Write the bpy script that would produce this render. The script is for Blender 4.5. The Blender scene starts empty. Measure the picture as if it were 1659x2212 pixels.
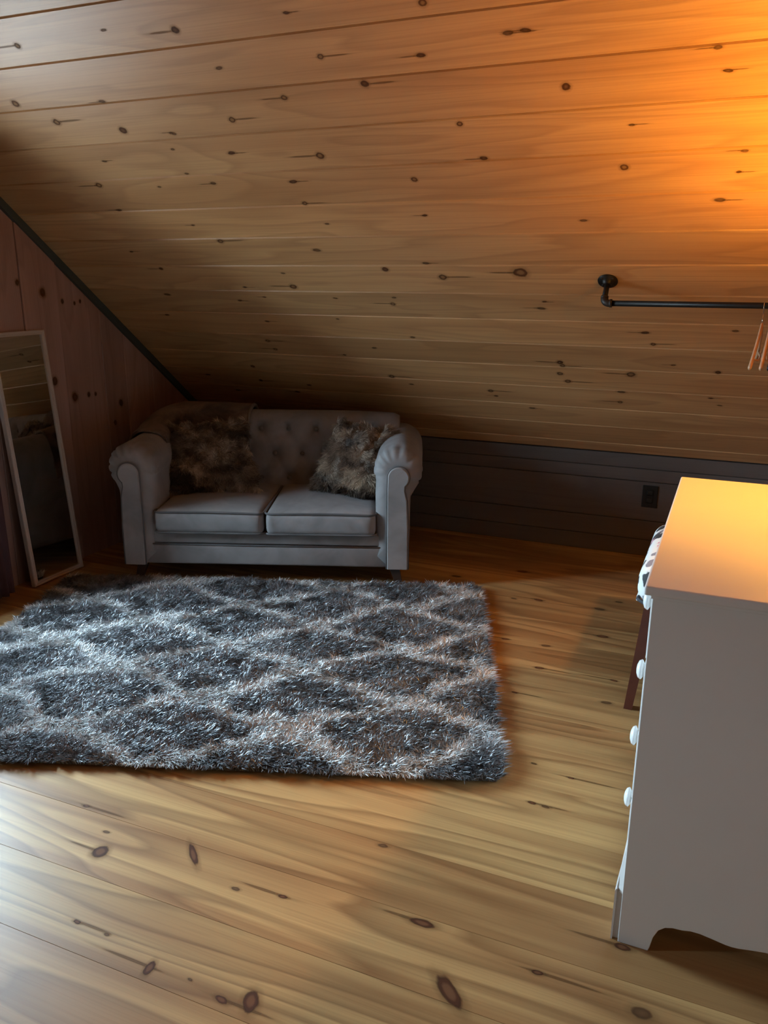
import bpy, bmesh, math, random
import numpy as np
from mathutils import Vector, Matrix, noise as mnoise

scene = bpy.context.scene
COL = scene.collection
random.seed(7)
rng = np.random.default_rng(7)

# ------------------------------------------------------------------ camera, sky, exposure
YAW, PITCH, ROLL = math.radians(23.07), math.radians(16.04), math.radians(0.248)
fwd0 = Vector((-math.sin(YAW), math.cos(YAW), 0)); r0 = Vector((math.cos(YAW), math.sin(YAW), 0)); up0 = Vector((0, 0, 1))
fwd = fwd0 * math.cos(PITCH) - up0 * math.sin(PITCH)
upv = up0 * math.cos(PITCH) + fwd0 * math.sin(PITCH)
right = r0 * math.cos(ROLL) + upv * math.sin(ROLL)
upv = -r0 * math.sin(ROLL) + upv * math.cos(ROLL)
cam_data = bpy.data.cameras.new('camera')
cam_data.sensor_fit = 'VERTICAL'; cam_data.sensor_height = 36.0
cam_data.lens = 36.0 * 1765.5 / 2212.0
cam_data.clip_start = 0.05
cam = bpy.data.objects.new('camera', cam_data); COL.objects.link(cam)
cam.matrix_world = Matrix(((right.x, upv.x, -fwd.x, 0), (right.y, upv.y, -fwd.y, 0), (right.z, upv.z, -fwd.z, 1.45), (0, 0, 0, 1)))
scene.camera = cam

scene.view_settings.view_transform = 'Standard'
scene.view_settings.look = 'None'
scene.view_settings.gamma = 1.0
scene.view_settings.use_curve_mapping = False
scene.view_settings.exposure = 0.0

SKY = 135.0            # daylight through the gable window
LAMP = 760.0          # amber globe lamp on the dresser
world = bpy.data.worlds.new('overcast_sky'); scene.world = world; world.use_nodes = True
wn = world.node_tree.nodes; wl = world.node_tree.links; wn.clear()
w_out = wn.new('ShaderNodeOutputWorld'); w_bg = wn.new('ShaderNodeBackground'); w_tc = wn.new('ShaderNodeTexCoord')
w_sep = wn.new('ShaderNodeSeparateXYZ'); w_map = wn.new('ShaderNodeMapRange'); w_ramp = wn.new('ShaderNodeValToRGB')
wl.new(w_tc.outputs['Generated'], w_sep.inputs[0]); wl.new(w_sep.outputs['Z'], w_map.inputs['Value'])
w_map.inputs['From Min'].default_value = -1; w_map.inputs['From Max'].default_value = 1
wl.new(w_map.outputs[0], w_ramp.inputs[0]); wl.new(w_ramp.outputs[0], w_bg.inputs['Color']); wl.new(w_bg.outputs[0], w_out.inputs[0])
e = w_ramp.color_ramp.elements
e[0].position = 0.47; e[0].color = (0.10, 0.12, 0.13, 1)       # ground beyond the window
e[1].position = 0.53; e[1].color = (0.56, 0.81, 1.0, 1)        # overcast daylight
w_bg.inputs['Strength'].default_value = SKY

# window opening in the gable wall (left), used by the wall and the daylight portal
WX, WZ0, WZ1 = -3.10, 0.62, 1.68
WINDOWS = [(1.88, 2.42), (.05, .30)]      # a wide one, a narrow one
for WY0, WY1 in WINDOWS:
  pl_data = bpy.data.lights.new('daylight_portal', 'AREA'); pl_data.shape = 'RECTANGLE'
  pl_data.size = WY1 - WY0; pl_data.size_y = WZ1 - WZ0; pl_data.cycles.is_portal = True
  portal = bpy.data.objects.new('daylight_portal', pl_data); COL.objects.link(portal)
  portal.matrix_world = Matrix(((0, 0, -1, WX - 0.20), (-1, 0, 0, (WY0 + WY1) / 2), (0, 1, 0, (WZ0 + WZ1) / 2), (0, 0, 0, 1)))

# ------------------------------------------------------------------ helpers
def smooth(me, on=True):
    me.polygons.foreach_set('use_smooth', [on] * len(me.polygons))

def mesh_obj(name, verts, faces, mat=None, parent=None, sm=False):
    me = bpy.data.meshes.new(name); me.from_pydata([tuple(v) for v in verts], [], faces); me.validate(); me.update()
    if sm: smooth(me)
    return link(name, me, mat, parent)

def link(name, me, mat=None, parent=None):
    if mat and not me.materials: me.materials.append(mat)
    o = bpy.data.objects.new(name, me); COL.objects.link(o)
    if parent: o.parent = parent
    return o

def bm_obj(name, bm, mat=None, parent=None, sm=False):
    bmesh.ops.recalc_face_normals(bm, faces=bm.faces)
    me = bpy.data.meshes.new(name); bm.to_mesh(me); bm.free()
    if sm: smooth(me)
    return link(name, me, mat, parent)

def empty(name, loc=(0, 0, 0), rz=0.0):
    o = bpy.data.objects.new(name, None); COL.objects.link(o); o.location = loc; o.rotation_euler = (0, 0, rz)
    o.empty_display_size = 0.1
    return o

def tag(o, label, cat, group=None):
    o['label'] = label; o['category'] = cat
    if group: o['group'] = group
    return o

def structure(o):
    o['kind'] = 'structure'; return o

def bm_box(x0, x1, y0, y1, z0, z1, bev=0.0, seg=2, bm=None):
    bm2 = bmesh.new()
    bmesh.ops.create_cube(bm2, size=1.0)
    for v in bm2.verts:
        v.co = Vector(((x0 + x1) / 2 + v.co.x * (x1 - x0), (y0 + y1) / 2 + v.co.y * (y1 - y0), (z0 + z1) / 2 + v.co.z * (z1 - z0)))
    if bev > 0:
        bmesh.ops.bevel(bm2, geom=bm2.edges[:], offset=bev, segments=seg, profile=0.5, affect='EDGES')
    if bm is None: return bm2
    tmp = bpy.data.meshes.new('t'); bm2.to_mesh(tmp); bm2.free(); bm.from_mesh(tmp); bpy.data.meshes.remove(tmp)
    return bm

def box(name, x0, x1, y0, y1, z0, z1, mat, parent=None, bev=0.0, seg=2, sm=False):
    return bm_obj(name, bm_box(x0, x1, y0, y1, z0, z1, bev, seg), mat, parent, sm)

def rounded_box(hx, hy, hz, r, cuts=16, crown=0.0, crown_bottom=0.0):
    bm = bmesh.new(); bmesh.ops.create_cube(bm, size=2.0)
    bmesh.ops.subdivide_edges(bm, edges=bm.edges[:], cuts=cuts, use_grid_fill=True)
    for v in bm.verts:
        p = [math.sin(c * math.pi / 2) for c in v.co]
        q = [p[0] * hx, p[1] * hy, p[2] * hz]
        inn = [max(-h + r, min(h - r, c)) for c, h in zip(q, (hx, hy, hz))]
        d = Vector([a - b for a, b in zip(q, inn)])
        if d.length > 1e-9:
            # cube shell -> rounded shell
            d = d.normalized() * r
        w = Vector(inn) + d
        k = max(0, 1 - (w.x / hx) ** 2) * max(0, 1 - (w.y / hy) ** 2)
        if w.z > 0: w.z += crown * k * (w.z / hz)
        else: w.z += crown_bottom * k * (-w.z / hz)
        v.co = w
    return bm

def prism(name, poly, d0, d1, axis, mat, parent=None, bev=0.0):
    """poly = 2D outline; axis 'y': (x,z) outline extruded along y; 'x': (y,z) along x; 'z': (x,y) along z"""
    bm = bmesh.new()
    def P(a, b, d):
        return {'y': (a, d, b), 'x': (d, a, b), 'z': (a, b, d)}[axis]
    v0 = [bm.verts.new(P(a, b, d0)) for a, b in poly]; v1 = [bm.verts.new(P(a, b, d1)) for a, b in poly]
    n = len(poly)
    bm.faces.new(v0); bm.faces.new(list(reversed(v1)))
    for i in range(n):
        bm.faces.new((v0[i], v0[(i + 1) % n], v1[(i + 1) % n], v1[i]))
    if bev > 0:
        bmesh.ops.recalc_face_normals(bm, faces=bm.faces)
        bmesh.ops.bevel(bm, geom=[ed for ed in bm.edges if ed.calc_face_angle(0) > 0.6], offset=bev, segments=2, profile=0.5, affect='EDGES')
    return bm_obj(name, bm, mat, parent)

def tube_data(path, radius, segs=10, closed=False, caps=True):
    pts = [Vector(p) for p in path]; n = len(pts)
    rad = radius if isinstance(radius, (list, tuple)) else [radius] * n
    verts, faces = [], []
    prev = None
    for i in range(n):
        if closed: t = pts[(i + 1) % n] - pts[i - 1]
        else: t = pts[min(i + 1, n - 1)] - pts[max(i - 1, 0)]
        t.normalize()
        if prev is None:
            ref = Vector((0, 0, 1)) if abs(t.z) < 0.9 else Vector((1, 0, 0))
            a = t.cross(ref).normalized()
        else:
            a = prev - t * prev.dot(t)
            a = a.normalized() if a.length > 1e-6 else prev
        prev = a; b = t.cross(a)
        for k in range(segs):
            w = 2 * math.pi * k / segs
            verts.append(pts[i] + (a * math.cos(w) + b * math.sin(w)) * rad[i])
    m = n if closed else n - 1
    for i in range(m):
        j = (i + 1) % n
        for k in range(segs):
            k2 = (k + 1) % segs
            faces.append((i * segs + k, i * segs + k2, j * segs + k2, j * segs + k))
    if caps and not closed:
        faces.append(tuple(reversed(range(segs)))); faces.append(tuple(range((n - 1) * segs, n * segs)))
    return verts, faces

def tube(name, path, radius, mat, parent=None, segs=10, closed=False):
    v, f = tube_data(path, radius, segs, closed)
    return mesh_obj(name, v, f, mat, parent, sm=True)

def lathe(name, prof, mat, parent=None, segs=28, matrix=None, sm=True):
    """prof = [(radius, height)] around local z"""
    verts, faces = [], []
    for r, h in prof:
        for k in range(segs):
            w = 2 * math.pi * k / segs
            v = Vector((r * math.cos(w), r * math.sin(w), h))
            verts.append(matrix @ v if matrix else v)
    n = len(prof)
    for i in range(n - 1):
        for k in range(segs):
            k2 = (k + 1) % segs
            faces.append((i * segs + k, i * segs + k2, (i + 1) * segs + k2, (i + 1) * segs + k))
    faces.append(tuple(reversed(range(segs)))); faces.append(tuple(range((n - 1) * segs, n * segs)))
    return mesh_obj(name, verts, faces, mat, parent, sm=sm)

def grid_faces(nu, nv, base=0, wrap_v=False):
    f = []
    for i in range(nu - 1):
        for j in range(nv if wrap_v else nv - 1):
            j2 = (j + 1) % nv
            f.append((base + i * nv + j, base + (i + 1) * nv + j, base + (i + 1) * nv + j2, base + i * nv + j2))
    return f

def frame_z(direction, origin):
    z = Vector(direction).normalized(); ref = Vector((0, 0, 1)) if abs(z.z) < 0.9 else Vector((1, 0, 0))
    x = ref.cross(z).normalized(); y = z.cross(x)
    return Matrix(((x.x, y.x, z.x, origin[0]), (x.y, y.y, z.y, origin[1]), (x.z, y.z, z.z, origin[2]), (0, 0, 0, 1)))

def blade_mesh(name, P, N, D, L, W, colr):
    """many thin bent strands as one mesh: P roots, N growth direction, D lean direction, L length, W width, colr per strand"""
    n = len(P)
    S = np.cross(N, rng.normal(size=(n, 3))); S /= np.linalg.norm(S, axis=1, keepdims=True) + 1e-9
    L = L[:, None]; W = W[:, None]
    mid = P + (N * 0.62 + D * 0.30) * L; tip = P + (N * 0.80 + D * 0.95) * L
    V = np.empty((n, 5, 3), np.float32)
    V[:, 0] = P - S * W * .5; V[:, 1] = P + S * W * .5; V[:, 2] = mid - S * W * .5; V[:, 3] = mid + S * W * .5; V[:, 4] = tip
    idx = (np.arange(n) * 5)[:, None] + np.array([0, 1, 3, 0, 3, 2, 2, 3, 4])[None, :]
    me = bpy.data.meshes.new(name)
    me.vertices.add(n * 5); me.vertices.foreach_set('co', V.ravel())
    me.loops.add(n * 9); me.loops.foreach_set('vertex_index', idx.astype(np.int32).ravel())
    me.polygons.add(n * 3); me.polygons.foreach_set('loop_start', np.arange(0, n * 9, 3, dtype=np.int32))
    me.update(calc_edges=True)
    smooth_arr = np.ones(n * 3, dtype=bool); me.polygons.foreach_set('use_smooth', smooth_arr)
    at = me.color_attributes.new('fibre', 'FLOAT_COLOR', 'POINT')
    c = np.ones((n, 5, 4), np.float32); c[:, :, :3] = colr[:, None, :]
    at.data.foreach_set('color', c.ravel())
    return me

# ------------------------------------------------------------------ materials
class M:
    def __init__(self, name):
        self.m = bpy.data.materials.new(name); self.m.use_nodes = True
        self.n = self.m.node_tree.nodes; self.l = self.m.node_tree.links
        self.b = self.n['Principled BSDF']; self.out = self.n['Material Output']
    def node(self, t, **kw):
        x = self.n.new(t)
        for k, v in kw.items(): setattr(x, k, v)
        return x
    def set(self, **kw):
        for k, v in kw.items():
            self.b.inputs[k.replace('_', ' ')].default_value = v
        return self
    def mapping(self, scale, src='Object', rand=True):
        tc = self.node('ShaderNodeTexCoord'); mp = self.node('ShaderNodeMapping'); mp.inputs['Scale'].default_value = scale
        if rand:
            oi = self.node('ShaderNodeObjectInfo'); mu = self.node('ShaderNodeMath', operation='MULTIPLY'); mu.inputs[1].default_value = 57.3
            self.l.new(oi.outputs['Random'], mu.inputs[0])
            ad = self.node('ShaderNodeVectorMath', operation='ADD'); cb = self.node('ShaderNodeCombineXYZ')
            for k in range(3): self.l.new(mu.outputs[0], cb.inputs[k])
            self.l.new(tc.outputs[src], ad.inputs[0]); self.l.new(cb.outputs[0], ad.inputs[1]); self.l.new(ad.outputs[0], mp.inputs[0])
        else:
            self.l.new(tc.outputs[src], mp.inputs[0])
        return mp.outputs[0]
    def noise(self, vec, scale, detail=3, rough=.5, dist=0.0):
        x = self.node('ShaderNodeTexNoise'); x.inputs['Scale'].default_value = scale; x.inputs['Detail'].default_value = detail
        x.inputs['Roughness'].default_value = rough; x.inputs['Distortion'].default_value = dist
        self.l.new(vec, x.inputs['Vector']); return x.outputs['Fac']
    def ramp(self, fac, stops, interp='LINEAR'):
        x = self.node('ShaderNodeValToRGB'); x.color_ramp.interpolation = interp
        el = x.color_ramp.elements
        while len(el) < len(stops): el.new(0.5)
        for s, (p, c) in zip(el, stops):
            s.position = p; s.color = (c, c, c, 1) if isinstance(c, (int, float)) else (*c, 1)
        self.l.new(fac, x.inputs[0]); return x.outputs[0]
    def mix(self, fac, a, b, blend='MIX'):
        x = self.node('ShaderNodeMix', data_type='RGBA', blend_type=blend)
        for sock, v in ((x.inputs[0], fac), (x.inputs[6], a), (x.inputs[7], b)):
            if isinstance(v, (int, float)): sock.default_value = v
            elif isinstance(v, tuple): sock.default_value = (*v, 1)
            else: self.l.new(v, sock)
        return x.outputs[2]
    def math(self, op, a, b=0.0):
        x = self.node('ShaderNodeMath', operation=op)
        for k, v in enumerate((a, b)):
            if isinstance(v, (int, float)): x.inputs[k].default_value = v
            else: self.l.new(v, x.inputs[k])
        return x.outputs[0]
    def color(self, sock): self.l.new(sock, self.b.inputs['Base Color']); return self
    def bump(self, h, strength=.3, dist=.002):
        x = self.node('ShaderNodeBump'); x.inputs['Strength'].default_value = strength; x.inputs['Distance'].default_value = dist
        self.l.new(h, x.inputs['Height']); self.l.new(x.outputs[0], self.b.inputs['Normal']); return self

def wood(name, light, mid, dark, rough, ring=11.0, fibre=.25, coat=0.0, coat_rough=.15, streak=.5, vary=.25, lengthscale=.55, cross=5.0, band=(.36, .64), bmap=(.35, 3.2), spec=.5):
    """boards whose length runs along local x and width along local y"""
    w = M(name); v = w.mapping((lengthscale, cross, 1.0))
    base = w.noise(v, 1.0, 2, .45, .25)
    rings = w.math('FRACT', w.math('MULTIPLY', base, ring))
    ringc = w.ramp(rings, [(0.0, 0.0), (0.55, .35), (.86, 1.0), (1.0, 0.0)])
    v2 = w.mapping((2.2, 190.0, 1.0)); fib = w.noise(v2, 1.0, 3, .6)
    v3 = w.mapping((bmap[0], bmap[1], 1.0)); st = w.noise(v3, 1.3, 3, .55, .4)
    c = w.mix(w.ramp(st, [(band[0], 0.0), (band[1], 1.0)]), light, mid)
    c = w.mix(w.math('MULTIPLY', ringc, streak), c, dark)
    c = w.mix(w.math('MULTIPLY', w.ramp(fib, [(.45, 0.0), (.75, 1.0)]), fibre), c, dark)
    oi = w.node('ShaderNodeObjectInfo')
    hs = w.node('ShaderNodeHueSaturation'); hs.inputs['Saturation'].default_value = 1.0
    val = w.node('ShaderNodeMapRange'); val.inputs['To Min'].default_value = 1 - vary; val.inputs['To Max'].default_value = 1 + vary
    w.l.new(oi.outputs['Random'], val.inputs[0]); w.l.new(val.outputs[0], hs.inputs['Value']); w.l.new(c, hs.inputs['Color'])
    w.color(hs.outputs[0]); w.set(Roughness=rough, Coat_Weight=coat, Coat_Roughness=coat_rough)
    w.bump(fib, .12, .001); w.b.inputs['Specular IOR Level'].default_value = spec
    return w.m

PINE = wood('knotty_pine_ceiling', (.62, .36, .160), (.51, .27, .112), (.29, .135, .048), .45, ring=10, streak=.40, vary=.13, fibre=.36, coat=.25, coat_rough=.35)
FLOOR = wood('pine_floor_varnished', (.54, .328, .130), (.37, .195, .074), (.145, .058, .019), .42, ring=10, streak=.55, vary=.16, coat=.12, coat_rough=.45, spec=.3, lengthscale=.42, cross=4.2, band=(.43, .57), bmap=(.30, 5.2))
REDPINE = wood('red_pine_wall', (.40, .24, .195), (.32, .185, .145), (.15, .08, .062), .5, ring=8, streak=.3, vary=.15)
KNEE = wood('grey_stained_board', (.145, .118, .104), (.118, .095, .084), (.07, .055, .048), .55, ring=7, streak=.25, vary=.1)

def flat(name, col, rough=.5, metal=0.0, nscale=None, namp=.1, coat=0.0, bump=0.0):
    w = M(name); w.set(Roughness=rough, Metallic=metal, Coat_Weight=coat)
    v = w.mapping((1, 1, 1), rand=False); ns = w.noise(v, nscale or 6.0, 4, .6)
    lo = tuple(c * (1 - namp) for c in col); hi = tuple(min(1, c * (1 + namp)) for c in col)
    w.color(w.mix(ns, lo, hi))
    if bump: w.bump(ns, bump, .002)
    return w.m

def knot_material(name, halo, ring, core, op=1.0):
    w = M(name); tc = w.node('ShaderNodeTexCoord')
    nz = w.node('ShaderNodeTexNoise'); nz.inputs['Scale'].default_value = 1.6; nz.inputs['Detail'].default_value = 3
    oi = w.node('ShaderNodeObjectInfo'); ad = w.node('ShaderNodeVectorMath', operation='ADD')
    w.l.new(tc.outputs['Object'], ad.inputs[0]); mu = w.math('MULTIPLY', oi.outputs['Random'], 31.0); w.l.new(mu, ad.inputs[1])
    w.l.new(ad.outputs[0], nz.inputs['Vector'])
    ln = w.node('ShaderNodeVectorMath', operation='LENGTH'); w.l.new(tc.outputs['Object'], ln.inputs[0])
    r = w.math('ADD', ln.outputs['Value'], w.math('MULTIPLY', w.math('SUBTRACT', nz.outputs['Fac'], .5), .35))
    w.color(w.ramp(r, [(0.0, core), (.22, tuple(c * .8 for c in core)), (.34, ring), (.47, ring), (.58, halo), (1.0, halo)]))
    alpha = w.ramp(r, [(0.0, .8 * op), (.40, op), (.48, .85 * op), (.58, .30 * op), (.95, 0.0)])
    tr = w.node('ShaderNodeBsdfTransparent'); mx = w.node('ShaderNodeMixShader')
    w.l.new(alpha, mx.inputs[0]); w.l.new(tr.outputs[0], mx.inputs[1]); w.l.new(w.b.outputs[0], mx.inputs[2]); w.l.new(mx.outputs[0], w.out.inputs[0])
    w.set(Roughness=.6); w.b.inputs['Specular IOR Level'].default_value = .15
    return w.m
KNOT_PALE = knot_material('knot_pine', (.36, .19, .075), (.115, .048, .020), (.34, .19, .085), .9)
KNOT_FLOOR = knot_material('knot_floor', (.26, .13, .05), (.085, .030, .013), (.21, .085, .038), .92)
STREAKM = knot_material('resin_streak', (.24, .12, .045), (.17, .075, .028), (.15, .065, .024), .55)
KNOT_SMALL = knot_material('knot_pine_pin', (.30, .17, .07), (.13, .062, .028), (.17, .085, .04), .75)
KNOT_DARK = knot_material('knot_pine_dark', (.28, .14, .055), (.085, .033, .014), (.15, .066, .030), .88)

WHITE = flat('white_painted_wood', (.74, .72, .69), .35, nscale=9, namp=.03)
WHITE_DULL = flat('white_enamel_knob', (.86, .87, .86), .18, nscale=5, namp=.02)
IRON = flat('black_iron_pipe', (.022, .018, .015), .42, .55, nscale=60, namp=.35, bump=.15)
IRON2 = flat('cast_iron_fitting', (.045, .034, .027), .5, .45, nscale=80, namp=.4, bump=.25)
DARKLEG = flat('dark_walnut_leg', (.045, .022, .014), .4, nscale=20, namp=.3)
REDLEG = flat('mahogany_leg', (.115, .030, .018), .38, nscale=20, namp=.3)
HANGWOOD = flat('pale_hanger_wood', (.62, .42, .26), .4, nscale=30, namp=.12)
CHROME = flat('steel_wire', (.72, .70, .68), .2, 1.0, nscale=8, namp=.04)
BLACKPL = flat('black_plastic', (.006, .006, .006), .55, nscale=10, namp=.1)
MFRAME = flat('beige_mirror_frame', (.50, .41, .35), .45, nscale=25, namp=.06)
TEAL = flat('dark_teal_trim', (.040, .050, .046), .6, nscale=14, namp=.15)
CURTAIN = flat('maroon_curtain', (.060, .022, .024), .85, nscale=20, namp=.2)
PLASTER = flat('pine_shell', (.34, .20, .10), .6, nscale=4, namp=.15)
GAP = flat('board_backing', (.05, .03, .018), .8, nscale=4, namp=.1)
BACKING = flat('rug_backing', (.16, .15, .14), .9, nscale=40, namp=.2)
BRASS = flat('lamp_base', (.10, .055, .03), .4, nscale=10, namp=.2)

g = M('mirror_glass'); g.set(Metallic=1.0, Roughness=.015); g.b.inputs['Base Color'].default_value = (.72, .74, .73, 1); MIRROR = g.m

g = M('window_glass'); tr = g.node('ShaderNodeBsdfTransparent'); gl = g.node('ShaderNodeBsdfGlossy'); gl.inputs['Roughness'].default_value = .02
mx = g.node('ShaderNodeMixShader'); mx.inputs[0].default_value = .05
g.l.new(tr.outputs[0], mx.inputs[1]); g.l.new(gl.outputs[0], mx.inputs[2]); g.l.new(mx.outputs[0], g.out.inputs[0]); GLASS = g.m

g = M('amber_lamp_glass'); g.b.inputs['Base Color'].default_value = (.8, .4, .1, 1)
g.b.inputs['Emission Color'].default_value = (1.0, .43, .035, 1); g.b.inputs['Emission Strength'].default_value = LAMP; AMBER = g.m

g = M('lamp_shade_fabric'); df = g.node('ShaderNodeBsdfDiffuse'); tl = g.node('ShaderNodeBsdfTranslucent'); mx = g.node('ShaderNodeMixShader')
df.inputs[0].default_value = (.75, .62, .45, 1); tl.inputs[0].default_value = (.85, .66, .40, 1); mx.inputs[0].default_value = .62
g.l.new(df.outputs[0], mx.inputs[1]); g.l.new(tl.outputs[0], mx.inputs[2]); g.l.new(mx.outputs[0], g.out.inputs[0]); SHADE = g.m

def velvet(name, col, sheen=.5):
    w = M(name); v = w.mapping((1, 1, 1), rand=True)
    big = w.noise(v, 5.5, 3, .6, .6); fine = w.noise(v, 260, 2, .6)
    c = w.mix(w.ramp(big, [(.35, 0.0), (.7, 1.0)]), tuple(x * .80 for x in col), tuple(x * 1.18 for x in col))
    w.color(c); w.set(Roughness=.72, Sheen_Weight=sheen * .35, Sheen_Roughness=.38)
    w.b.inputs['Sheen Tint'].default_value = (.85, .88, .95, 1)
    w.b.inputs['Specular IOR Level'].default_value = .25
    w.bump(fine, .10, .001)
    return w.m
VELVET = velvet('grey_velvet', (.268, .244, .238))
PIPING = velvet('grey_velvet_piping', (.115, .104, .102), .3)
BUTTON = velvet('velvet_button', (.17, .15, .145), .6)

w = M('brown_plush_throw'); v = w.mapping((1, 1, 1), rand=False)
bl = w.noise(v, 7.0, 4, .6, .8); fine = w.noise(v, 190, 3, .7)
w.color(w.mix(w.ramp(bl, [(.36, 0.0), (.62, 1.0)]), (.055, .035, .025), (.21, .14, .098)))
w.set(Roughness=.85, Sheen_Weight=.15, Sheen_Roughness=.5); w.bump(fine, .7, .006); PLUSH = w.m
w = M('brown_plush_hem'); v = w.mapping((1, 1, 1), rand=False); fine = w.noise(v, 150, 3, .7)
w.color(w.mix(fine, (.13, .10, .08), (.20, .155, .12))); w.set(Roughness=.85, Sheen_Weight=.2); w.bump(fine, .5, .004); HEM = w.m

def fibre(name, rough, spec, sheen=0.0):
    w = M(name); at = w.node('ShaderNodeAttribute'); at.attribute_name = 'fibre'
    w.color(at.outputs['Color']); w.set(Roughness=rough, Sheen_Weight=sheen); w.b.inputs['Specular IOR Level'].default_value = spec
    return w.m
SHAG = fibre('silky_shag_fibre', .32, .7)
FUR = fibre('faux_fur_fibre', .55, .35)
FURBASE = flat('faux_fur_base', (.07, .05, .038), .9, nscale=30, namp=.3)

w = M('floral_cotton'); v = w.mapping((1, 1, 1), rand=False)
warp = w.node('ShaderNodeTexNoise'); warp.inputs['Scale'].default_value = 22; w.l.new(v, warp.inputs['Vector'])
va = w.node('ShaderNodeVectorMath', operation='MULTIPLY_ADD'); va.inputs[1].default_value = (.045, .045, .045)
w.l.new(warp.outputs['Color'], va.inputs[0]); w.l.new(v, va.inputs[2])
vo = w.node('ShaderNodeTexVoronoi'); vo.inputs['Scale'].default_value = 15.0; vo.inputs['Randomness'].default_value = .9; w.l.new(va.outputs[0], vo.inputs['Vector'])
sep = w.node('ShaderNodeSeparateColor'); w.l.new(vo.outputs['Color'], sep.inputs[0])
pick = w.ramp(sep.outputs[0], [(0.0, (.030, .032, .036)), (.34, (.24, .24, .28)), (.58, (.62, .22, .30)), (.78, (.05, .05, .055))], 'CONSTANT')
blob = w.ramp(vo.outputs['Distance'], [(.43, 1.0), (.47, 0.0)])
w.color(w.mix(blob, (.78, .80, .77), pick)); w.set(Roughness=.75); FLORAL = w.m

# ------------------------------------------------------------------ structure
XL, XR = -3.10, 1.70           # gable wall, right wall
YK, ZK = 4.42, 0.558           # knee wall line
SL = 0.80; NR = math.hypot(1, SL)
YB = 1.10                      # ridge
ZR = ZK + SL * (YK - YB)
YN = YB - (ZR - ZK) / SL       # far knee wall behind the camera
def zc(y): return ZK + SL * (YK - y) if y >= YB else ZK + SL * (y - YN)

# floor: sub-floor slab and wide pine planks along x
floor = structure(box('floor', XL - .2, XR + .2, YN - .2, YK + .2, -.12, -.021, GAP))
FP = .2045; f0 = 1.50 - FP * 19
def plank_mesh(name, length, width, thick, ch, gap=.0006):
    h = width / 2 - gap; prof = [(-h, -thick), (h, -thick), (h, -ch), (h - ch, 0), (-h + ch, 0), (-h, -ch)]
    verts = [(x, a, b) for x in (0, length) for a, b in prof]; n = len(prof)
    faces = [tuple(reversed(range(n))), tuple(range(n, 2 * n))] + [(i, (i + 1) % n, n + (i + 1) % n, n + i) for i in range(n)]
    faces = [tuple(reversed(f)) for f in faces]
    me = bpy.data.meshes.new(name); me.from_pydata(verts, [], faces)
    bm = bmesh.new(); bm.from_mesh(me); bmesh.ops.recalc_face_normals(bm, faces=bm.faces); bm.to_mesh(me); bm.free()
    return me
fl_me = plank_mesh('plank', XR - XL, FP, .02, .0006, .0002)
k = 0; floor_planks = []
while f0 + k * FP < YK + .05:
    y0 = f0 + k * FP
    if y0 > YN:
        o = link('plank', fl_me, FLOOR, floor); o.location = (XL, y0 + FP / 2, 0); floor_planks.append((y0, o))
    k += 1
floor_planks[-1][1].scale.y = 1.0

# sloped ceiling: backing slab and tongue-and-groove boards
ceiling = structure(mesh_obj('ceiling',
    [(XL - .2, YK + .05, ZK - .04 + .06), (XR + .2, YK + .05, ZK - .04 + .06), (XR + .2, YB, ZR + .05), (XL - .2, YB, ZR + .05),
     (XL - .2, YK + .05, ZK + .22), (XR + .2, YK + .05, ZK + .22), (XR + .2, YB, ZR + .2), (XL - .2, YB, ZR + .2)],
    [(0, 1, 2, 3), (7, 6, 5, 4), (0, 4, 5, 1), (1, 5, 6, 2), (2, 6, 7, 3), (3, 7, 4, 0)], GAP))
far_ceiling = structure(mesh_obj('ceiling_far',
    [(XL - .2, YN - .05, ZK - .02), (XR + .2, YN - .05, ZK - .02), (XR + .2, YB, ZR + .02), (XL - .2, YB, ZR + .02),
     (XL - .2, YN - .05, ZK + .2), (XR + .2, YN - .05, ZK + .2), (XR + .2, YB, ZR + .2), (XL - .2, YB, ZR + .2)],
    [(0, 3, 2, 1), (7, 4, 5, 6), (0, 1, 5, 4), (1, 2, 6, 5), (2, 3, 7, 6), (3, 0, 4, 7)], PLASTER))
BP = .1755; T = .018
ce_me = plank_mesh('board', XR - XL, BP, T, .004, .0003)
ys = Vector((0, -1, SL)) / NR; zs = Vector((0, -SL, -1)) / NR
def ceil_point(x, s, h=0.0): return Vector((x, YK, ZK)) + ys * s + zs * h
def ceil_matrix(x, s, h=0.0):
    p = ceil_point(x, s, h)
    return Matrix(((1, ys.x, zs.x, p.x), (0, ys.y, zs.y, p.y), (0, ys.z, zs.z, p.z), (0, 0, 0, 1)))
s0 = .974 - 6 * BP + .0  # first seam below the knee line
boards = []
k = 0
while s0 + k * BP < (YK - YB) * NR - .05:
    s = s0 + k * BP
    if s > -.10:
        lo = max(s, 0.0)
        if s < 0:
            me = plank_mesh('board', XR - XL, s + BP, T, .005, .0008); mid = (s + BP) / 2
        else:
            me = ce_me; mid = s + BP / 2
        o = link('board', me, PINE, ceiling); o.matrix_local = ceil_matrix(XL, mid, 0); boards.append((lo, s + BP, o))
    k += 1

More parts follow.
